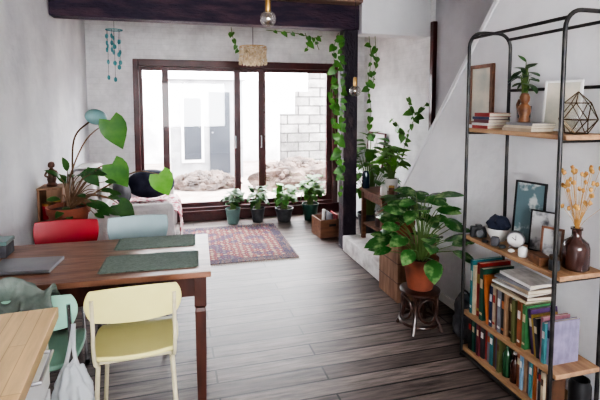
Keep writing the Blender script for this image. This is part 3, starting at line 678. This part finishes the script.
for i,(lab,cc,dx,hh) in enumerate((('rolled white paper standing in the low brown box','paper',-.07,.30),('grey folder standing in the low brown box','greyc',.02,.26),('red folder standing in the low brown box','red',.08,.25))):
    if i==0: o=MB().tube([(0,0,.0),(.02,0,hh)],.022,12).build('paper_roll',M[cc],local=True,loc=(1.80+dx,5.2,.016))
    else: o=MB().box((0,0,hh/2),(.018,.22,hh)).build('folder',M[cc],local=True,loc=(1.80+dx,5.2,.016),smooth=False,bevel=.002)
    tag(o,lab,'paper roll' if i==0 else 'folder')
ac=thing('low_cabinet','low white cabinet against the alcove wall behind the pillar','cabinet',(2.56,5.8,0))
MB().bx(2.41,2.73,5.42,6.18,.05,.72).build('body',M['white'],ac,smooth=False,bevel=.004)
for y0 in(5.43,5.81):
    d=MB().bx(2.392,2.41,y0,y0+.365,.08,.70).build('door',M['white'],ac,smooth=False,bevel=.003)
    MB().ell((2.385,y0+.06,.45),(.012,.012,.012)).build('knob',M['steel'],d)
MB().bx(2.44,2.7,5.45,6.15,0,.05).build('plinth',M['black'],ac,smooth=False)
mr=thing('framed_picture','dark-framed bright white picture standing on the alcove cabinet','picture',(2.66,5.75,.722),0,rot=(0,math.radians(6),0))
b=MB();b.box((0,-.26,.25),(.02,.02,.5));b.box((0,.26,.25),(.02,.02,.5));b.box((0,0,.01),(.02,.5,.02));b.box((0,0,.49),(.02,.5,.02));b.build('frame',M['frame'],mr,local=True,smooth=False)
MB().box((0,0,.25),(.008,.5,.46)).build('print',M['paper'],mr,local=True,smooth=False)
t=thing('cloth_bag','dark grey cloth bag slumped on the floor between stool and bookshelf','bag',(1.93,2.60,0))
MB().blob((0,0,.11),(.10,.12,.165),.35,2,4,9,True).build('pouch',M['greyc'],t,local=True,ang=80)
MB().tube(cat([(0,-.06,.22),(-.02,-.03,.31),(-.02,.03,.31),(0,.06,.22)],5),.007).build('strap',M['black'],t,local=True)
t=thing('framed_picture','pale picture in a wooden frame on the wall behind the bookshelf post','picture',(XR-.012,2.71,1.46))
b=MB();b.box((0,-.11,.21),(.022,.025,.42));b.box((0,.11,.21),(.022,.025,.42));b.box((0,0,.0125),(.022,.2,.025));b.box((0,0,.4075),(.022,.2,.025));b.build('frame',M['wood'],t,local=True,smooth=False)
MB().box((0,0,.21),(.008,.2,.38)).build('print',M['palepic'],t,local=True,smooth=False)
# ---------------------------------------------------------------- bookshelf
BX0,BX1,BY0,BY1,BZ=1.738,2.035,1.70,2.40,2.04
bs=thing('metal_shelf_unit','tall dark metal tube shelf unit with wooden boards against the right wall','shelf',((BX0+BX1)/2,(BY0+BY1)/2,0))
R=.0105
for y in(BY0,BY1):
    pts=[(BX0,y,0),(BX0,y,BZ-.09)]
    for q in range(1,7):
        a=q/6*PI/2;pts.append((BX0+.09-.09*math.cos(a)*1,y,BZ-.09+.09*math.sin(a)))
    for q in range(0,7):
        a=q/6*PI/2;pts.append((BX1-.09+.09*math.sin(a),y,BZ-.09+.09*math.cos(a)))
    pts.append((BX1,y,0))
    MB().tube(pts,R,10).build('end_frame',M['tube'],bs)
for x,z in((BX0+.02,BZ-.035),(BX1-.02,BZ-.035),(BX0,.03),(BX1,.03),(BX1,BZ-.35)):
    MB().tube([(x,BY0,z),(x,BY1,z)],R*.85,8).build('rail',M['tube'],bs)
SZ={'A':1.447,'B':.77,'C':.28,'D':.045}
for k,z in SZ.items():
    MB().bx(BX0+.013,BX1-.013,BY0-.02,BY1+.02,z-.012,z+.012).build('shelf_board',M['shelfwood'],bs,smooth=False,bevel=.002)
    for y in(BY0,BY1): MB().tube([(BX0,y,z-.02),(BX1,y,z-.02)],.007,6).build('shelf_support',M['tube'],bs)
BC={'red':(.32,.03,.025),'dark green':(.02,.085,.055),'cream':(.56,.48,.34),'black':(.014,.014,.016),'orange':(.42,.13,.04),'navy':(.018,.03,.085),'white':(.70,.69,.67),'teal':(.035,.18,.2),'maroon':(.13,.02,.03),'grey':(.2,.2,.22),'mustard':(.36,.25,.06),'brown':(.11,.055,.032),'sky blue':(.22,.34,.46),'pink':(.42,.2,.24),'olive':(.12,.13,.05),'purple':(.10,.05,.15),'beige':(.4,.31,.22),'bright green':(.06,.2,.08),
 'charcoal':(.035,.035,.04),'rust':(.24,.08,.035),'ivory':(.62,.58,.48),'lavender':(.26,.23,.34),'turquoise':(.08,.27,.29),'tan':(.32,.2,.12)}
for k,v in BC.items(): M['b_'+k]=mat('book_cloth_'+k.replace(' ','_'),v,.45,c2=tuple(q*.7 for q in v),scale=30,stretch=(1,1,.5))
def book(label,group,col,th,h,d,loc,rot=(0,0,0),band=None):
    t=thing('book',label,'book',loc,0,group,rot=rot)
    b=MB();c=.002
    b.prism([(0,0,0),(d,0,0),(d,c,0),(c*1.5,c,0),(c*1.5,th-c,0),(d,th-c,0),(d,th,0),(0,th,0)],(0,0,h))
    b.build('cover',M['b_'+col],t,local=True,smooth=False)
    MB().bx(c*1.5,d-.004,c,th-c,.003,h-.003).build('pages',M['pages'],t,local=True,smooth=False)
    if band:
        MB().bx(-.0008,0,th*.12,th*.88,h*.62,h*.8).build('spine_label',M['b_'+band],t,local=True,smooth=False)
        if h>.23: MB().bx(-.0008,0,th*.12,th*.88,h*.1,h*.15).build('spine_label',M['b_'+band],t,local=True,smooth=False)
    return t
def row(items,y,z,x,group,where,leans={}):
    names=[i[0] for i in items]
    for i,(col,th,h,d,band) in enumerate(items):
        p=names[i-1] if i else None;n=names[i+1] if i+1<len(names) else None
        if p and n: l=f"{col} book between {p} and {n} on {where}"
        elif n: l=f"{col} book at the far end of {where} beside {n}"
        else: l=f"{col} book standing nearest the camera on {where}"
        if col in leans:
            a=math.radians(leans[col][0])
            if leans[col][1]: y-=h*math.sin(a)
            y-=th/math.cos(a)+.001
            book(l,group,col,th,h,d,(x+random.uniform(0,.022),y,z+th*math.sin(a)),rot=(-a,0,0),band=band)
        else:
            y-=th+.0015
            book(l,group,col,th,h,d,(x+random.uniform(0,.03),y,z),band=band)
    return y
rC=[('teal',.02,.34,.22,'white'),('cream',.024,.31,.21,None),('red',.028,.335,.22,'mustard'),('white',.016,.3,.2,'black'),('dark green',.03,.32,.22,'cream'),('orange',.018,.29,.2,None),
    ('navy',.024,.245,.18,'white'),('beige',.024,.25,.18,'red'),('maroon',.02,.24,.17,None),('grey',.026,.25,.18,'white'),('black',.024,.245,.18,'orange'),('tan',.014,.25,.17,None),('brown',.028,.245,.18,'cream'),('sky blue',.016,.25,.17,'navy'),('olive',.022,.24,.17,None),('ivory',.018,.235,.16,'red'),('rust',.026,.25,.18,'white'),('bright green',.024,.24,.18,'cream'),('purple',.022,.23,.17,'ivory'),('mustard',.014,.21,.16,None),('charcoal',.022,.20,.15,'cream'),('pink',.016,.23,.17,None),('turquoise',.02,.21,.16,'white'),('lavender',.02,.225,.18,'navy')]
y=row(rC,2.375,SZ['C']+.0125,1.765,'books standing on the middle book shelf','the middle book shelf',{'orange':(7,True),'purple':(9,True),'mustard':(9,False),'charcoal':(9,False)})
rD=[('black',.030,.205,.17,'red'),('dark green',.026,.2,.17,'cream'),('navy',.022,.19,.16,None),('maroon',.022,.205,.17,'cream'),('charcoal',.03,.2,.17,'white'),('red',.02,.185,.16,None),('grey',.026,.2,.17,'orange'),('teal',.026,.205,.17,'white'),('brown',.024,.19,.16,None),('purple',.02,.2,.17,None),('olive',.02,.205,.17,'brown')]
y2=row(rD,2.375,SZ['D']+.0125,1.765,'books standing on the bottom book shelf','the bottom shelf beyond the bottles')
def bottle(label,x,y,z,r,h,m,cap):
    t=thing('bottle',label,'bottle',(x,y,z))
    MB().lathe([(0,0),(r*.95,0),(r,.004),(r,h*.58),(r*.85,h*.68),(r*.36,h*.8),(r*.36,h*.93),(0,h*.93)],20).build('body',M[m],t,local=True)
    MB().lathe([(0,h*.93),(r*.42,h*.93),(r*.42,h),(0,h)],14).build('cap',M[cap],t,local=True)
y2-=.032
bottle('dark green glass bottle standing among the books on the bottom shelf',1.80,y2,SZ['D']+.0125,.028,.2,'bottleg','brass')
bottle('brown glass bottle with white cap beside the green bottle on the bottom shelf',1.80,y2-.06,SZ['D']+.0125,.026,.17,'amber','pwhite')
y2-=.09
rE=[('rust',.026,.205,.17,'cream'),('sky blue',.018,.2,.17,'white'),('tan',.024,.19,.16,None),('lavender',.02,.2,.17,None),('turquoise',.022,.205,.17,'white'),('orange',.02,.19,.16,None),('white',.016,.2,.17,'navy'),('charcoal',.022,.205,.12,'red'),('cream',.018,.19,.10,'brown'),('brown',.022,.2,.10,None)]
row(rE,y2,SZ['D']+.0125,1.765,'books standing on the bottom shelf past the bottles','the bottom shelf before the bottles')
jar('black_pot','black rounded pot at the near end of the bottom shelf','pot',1.965,1.735,SZ['D']+.0125,.052,.15,'black')
z=SZ['C']+.0125+.252
for i,(col,th,w,rz) in enumerate((('cream',.014,.23,.04),('brown',.02,.24,-.12),('white',.012,.22,.1),('beige',.022,.24,-.06),('grey',.012,.2,.16),('white',.016,.21,-.02))):
    lab={0:'cream magazine at the bottom of the flat pile on the standing books',1:'brown book second from the bottom of the flat pile',2:'thin white magazine in the middle of the flat pile',3:'thick beige book high in the flat pile under a grey one',4:'thin grey book just under the top of the flat pile',5:'white book lying on top of the flat pile'}[i]
    book(lab,'books lying flat on the standing books',col,th,w+.03,.17,(1.772+i*.004,1.90+random.uniform(-.012,.012),z+th),rot=(-PI/2,0,rz))
    z+=th+.0008
# ---- shelf B
zB=SZ['B']+.0125
FZ=math.radians(26)
t=thing('camera','black compact camera with lens on the middle display shelf','camera',(1.80,2.345,zB),math.radians(155))
MB().box((0,0,.035),(.095,.036,.066)).build('body',M['black'],t,local=True,smooth=False,bevel=.006)
b=MB();b.lathe([(0,0),(.026,0),(.026,.03),(.021,.032),(.019,.026),(0,.026)],20)
bmesh.ops.transform(b.bm,matrix=Matrix.Translation((0,.018,.033))@Matrix.Rotation(-PI/2,4,'X'),verts=b.bm.verts);b.build('lens',M['charcoal'],t,local=True)
MB().box((0,0,.073),(.036,.028,.014)).build('viewfinder',M['black'],t,local=True,smooth=False,bevel=.003)
t=thing('bowl','white bowl heaped with dark cloth on the display shelf','bowl',(1.87,2.255,zB))
MB().lathe([(0,0),(.035,0),(.04,.006),(.066,.05),(.074,.08),(.069,.08),(.061,.052),(0,.015)],24).build('body',M['pwhite'],t,local=True)
o=MB().blob((1.87,2.255,zB+.10),(.060,.062,.05),.35,2.2,3,4).build('scarf',M['navy']);tag(o,'dark navy scarf bundled in the white bowl on the display shelf','scarf')
def frame(label,c,loc,rot,w,h,pm,fm,bar=.012):
    t=thing('picture_frame',label,c,loc,0,rot=rot)
    b=MB();b.box((0,-w/2+bar/2,h/2),(.012,bar,h));b.box((0,w/2-bar/2,h/2),(.012,bar,h));b.box((0,0,bar/2),(.012,w-2*bar,bar));b.box((0,0,h-bar/2),(.012,w-2*bar,bar));b.build('frame',M[fm],t,local=True,smooth=False,bevel=.001)
    MB().box((0,0,h/2),(.006,w-2*bar,h-2*bar)).build('print',M[pm],t,local=True,smooth=False)
frame('black-framed teal print leaning at the back of the display shelf','picture',(1.972,2.14,zB+.001),(0,math.radians(5),math.radians(16)),.19,.37,'bluepic','black')
frame('black-framed grey portrait leaning in front of the teal print','picture',(1.945,2.00,zB+.001),(0,math.radians(8),FZ),.14,.23,'bwpic','black',.008)
frame('small dark photograph in a wooden frame before the amber bottle','picture',(1.90,1.89,zB+.001),(0,math.radians(8),FZ),.11,.17,'bwpic','wood')
t=thing('alarm_clock','small round white alarm clock on the display shelf','clock',(1.845,2.08,zB+.004),math.radians(42))
b=MB();b.lathe([(0,0),(.045,0),(.047,.004),(.047,.03),(.043,.034),(0,.034)],28)
bmesh.ops.transform(b.bm,matrix=Matrix.Translation((.017,0,.056))@Matrix.Rotation(-PI/2,4,'Y'),verts=b.bm.verts);b.build('case',M['steel'],t,local=True)
b=MB();b.lathe([(0,0),(.039,0),(.039,.002),(0,.002)],28);bmesh.ops.transform(b.bm,matrix=Matrix.Translation((-.0172,0,.056))@Matrix.Rotation(-PI/2,4,'Y'),verts=b.bm.verts);b.build('face',M['paper'],t,local=True)
b=MB();b.box((-.0205,.008,.062),(.001,.024,.003),(.6,0,0));b.box((-.0205,-.002,.068),(.001,.003,.03));b.build('hands',M['black'],t,local=True,smooth=False)
for s in(-1,1): MB().tube([(0,s*.025,.014),(0,s*.035,0.001)],.0035,6).build('leg',M['steel'],t,local=True)
t=thing('wooden_box','small wooden box on the display shelf before the amber bottle','box',(1.80,1.86,zB),math.radians(-12))
MB().box((0,0,.018),(.06,.1,.036)).build('body',M['carve'],t,local=True,smooth=False,bevel=.003)
MB().box((0,0,.042),(.064,.104,.012)).build('lid',M['carve'],t,local=True,smooth=False,bevel=.003)
jar('cup','small grey cup between the bowl and the clock on the display shelf','cup',1.785,2.175,zB,.024,.05,'greyc')
jar('cup','small white cup between the clock and the wooden box','cup',1.80,1.975,zB,.025,.05,'pwhite')
jar('jar','small dark lidded jar beside the wooden box at the near end','jar',1.80,1.765,zB,.026,.055,'charcoal','copper')
for i,(lab,x,yy,r,m) in enumerate((('smooth dark stone beside the small grey cup',1.785,2.115,.018,'charcoal'),('smooth pale stone in front of the alarm clock',1.785,2.045,.016,'paper'),('round black lens cap lying before the camera',1.775,2.25,.02,'black'))):
    if i<2: o=MB().blob((x,yy,zB+r*.66),(r*1.2,r,r*.6),.12,1.5,3,i).build('stone',M[m]);tag(o,lab,'stone')
    else:
        o=MB().lathe([(0,0),(r,0),(r,.007),(r*.9,.009),(0,.009)],24).build('lens_cap',M[m],local=True,loc=(x,yy,zB+.0005));tag(o,lab,'lens cap')
t=thing('amber_bottle','dark amber glass bottle with dried flowers on the display shelf','bottle',(1.92,1.755,zB))
MB().lathe([(0,0),(.056,0),(.062,.006),(.062,.11),(.055,.135),(.026,.158),(.022,.17),(.022,.195),(.028,.198),(.028,.208),(.018,.208),(.018,.03),(0,.03)],28).build('glass_body',M['amber'],t,local=True)
t=thing('dried_flowers','spray of dried ochre flowers standing in the amber bottle','dried flowers',(1.92,1.755,zB+.05))
rnd=random.Random(3)
for i in range(40):
    a=rnd.uniform(0,2*PI);rr=rnd.uniform(.02,.105);z=rnd.uniform(.26,.46)
    e=V((math.cos(a)*rr,math.sin(a)*rr,z));e.x=max(-.15,min(e.x,.09))
    s=MB().tube(cat([(0,0,0),(e.x*.1,e.y*.1,.16),e],4),[.0016,.001],4).build('stem',M['dry'],t,local=True);MB().blob(e,(.009,.009,.012),.4,3,2,i).build('flower_head',M['dry'],s,local=True)
# ---- shelf A
zA=SZ['A']+.0125
z=zA
for i,(col,th) in enumerate((('red',.018),('white',.014),('maroon',.02),('navy',.016),('red',.022))):
    lab=('red book at the bottom of the flat stack on the top shelf','thin white book in the flat red stack on the top shelf','maroon book in the middle of the top-shelf stack','navy book second from the top of the top-shelf stack','thick red book lying on top of the top-shelf stack')[i]
    book(lab,'books stacked flat at the far end of the top shelf',col,th,.14,.15,(1.765+.003*i,2.25,z+th),rot=(-PI/2,0,(0,.05,-.03,.06,-.02)[i]));z+=th+.0008
z=zA
for i,(col,th) in enumerate((('beige',.018),('cream',.012),('grey',.014))):
    lab=('beige book at the bottom of the pale stack under the carving','cream book in the middle of the pale stack under the carving','grey book on top of the pale stack under the carving')[i]
    book(lab,'pale books lying flat under the wooden carving',col,th,.21-.01*i,.15,(1.765+.004*i,1.915,z+th),rot=(-PI/2,0,0));z+=th+.0008
zz=z
wc2=MB();wc2.lathe([(0,0),(.032,0),(.03,.015),(.024,.03),(.034,.06),(.03,.085),(.016,.1),(.024,.115),(.026,.135),(.018,.155),(0,.16)],14)
wc2.tube(cat([(-.0,.03,.06),(0,.05,.09),(0,.035,.12)],4),.009)
o=wc2.build('wood_carving',M['carve'],local=True,loc=(1.82,2.025,zz+.001));tag(o,'small brown wooden carving standing on the pale books','carving')
potted('potted_plant','small dark plant in a glossy dark blue vase on the top shelf',(1.965,2.19,zA),.042,.135,'navyglaze','leafd',22,.09,.5,.24,.03,'oval',23,.3,rim=False,xmax=.06,dome=.4,xhalf=.07)
frame('pale print in a white frame leaning at the back of the top shelf','picture',(1.965,1.93,zA+.001),(0,math.radians(5),math.radians(14)),.20,.27,'palepic','pwhite',.012)
t=thing('glass_terrarium','faceted glass terrarium with dark metal edges on the top shelf','terrarium',(1.885,1.75,zA))
b=MB();g=MB()
def ringp(r,z,n=5,o=0): return [V((r*math.cos(2*PI*k/n+o),r*math.sin(2*PI*k/n+o),z)) for k in range(n)]
R0=ringp(.05,.004);R1=ringp(.088,.07,5,PI/5);R2=ringp(.06,.15);top=V((0,0,.205))
for k in range(5):
    k2=(k+1)%5
    for a,c in((R0[k],R0[k2]),(R0[k],R1[k]),(R0[k2],R1[k]),(R1[k],R2[k]),(R1[k],R2[k2]),(R2[k],R2[k2]),(R2[k],top),(R1[k],R1[k2])):
        b.tube([a,c],.0025,5)
    for tri in((R0[k],R0[k2],R1[k]),(R1[k],R2[k2],R2[k]),(R2[k],R2[k2],top),(R0[k2],R1[k2],R1[k]),(R1[k],R1[k2],R2[k2])):
        g.bm.faces.new([g.bm.verts.new(q) for q in tri])
b.build('metal_edges',M['copper'],t,local=True);g.build('glass_panes',M['clear'],t,local=True,smooth=False)
# ---------------------------------------------------------------- lights
w=bpy.data.worlds.new('sky');SC.world=w;w.use_nodes=True
bg=w.node_tree.nodes['Background'];bg.inputs[0].default_value=(.96,.97,1,1);bg.inputs[1].default_value=23
def area(name,loc,rot,sx,sy,p,col=(1,1,1)):
    l=bpy.data.lights.new(name,'AREA');l.shape='RECTANGLE';l.size=sx;l.size_y=sy;l.energy=p;l.color=col
    o=bpy.data.objects.new(name,l);C.objects.link(o);o.location=loc;o.rotation_euler=rot
area('rear_fill_light',(.5,YR+.05,1.6),(math.radians(90),0,0),2.1,1.3,24,(1,.96,.92))  # added fill lamp behind the camera, in the unseen rear opening
try:
    SC.view_settings.look='AgX - High Contrast'
except Exception as e: print(e)
cam=bpy.data.cameras.new('camera');co=bpy.data.objects.new('camera',cam);C.objects.link(co)
co.location=(0,0,H);co.rotation_euler=(PI/2-PIT,0,-YAW);cam.sensor_width=36;cam.sensor_fit='HORIZONTAL';cam.lens=27;cam.shift_y=-61/600;cam.clip_start=.05
SC.camera=co
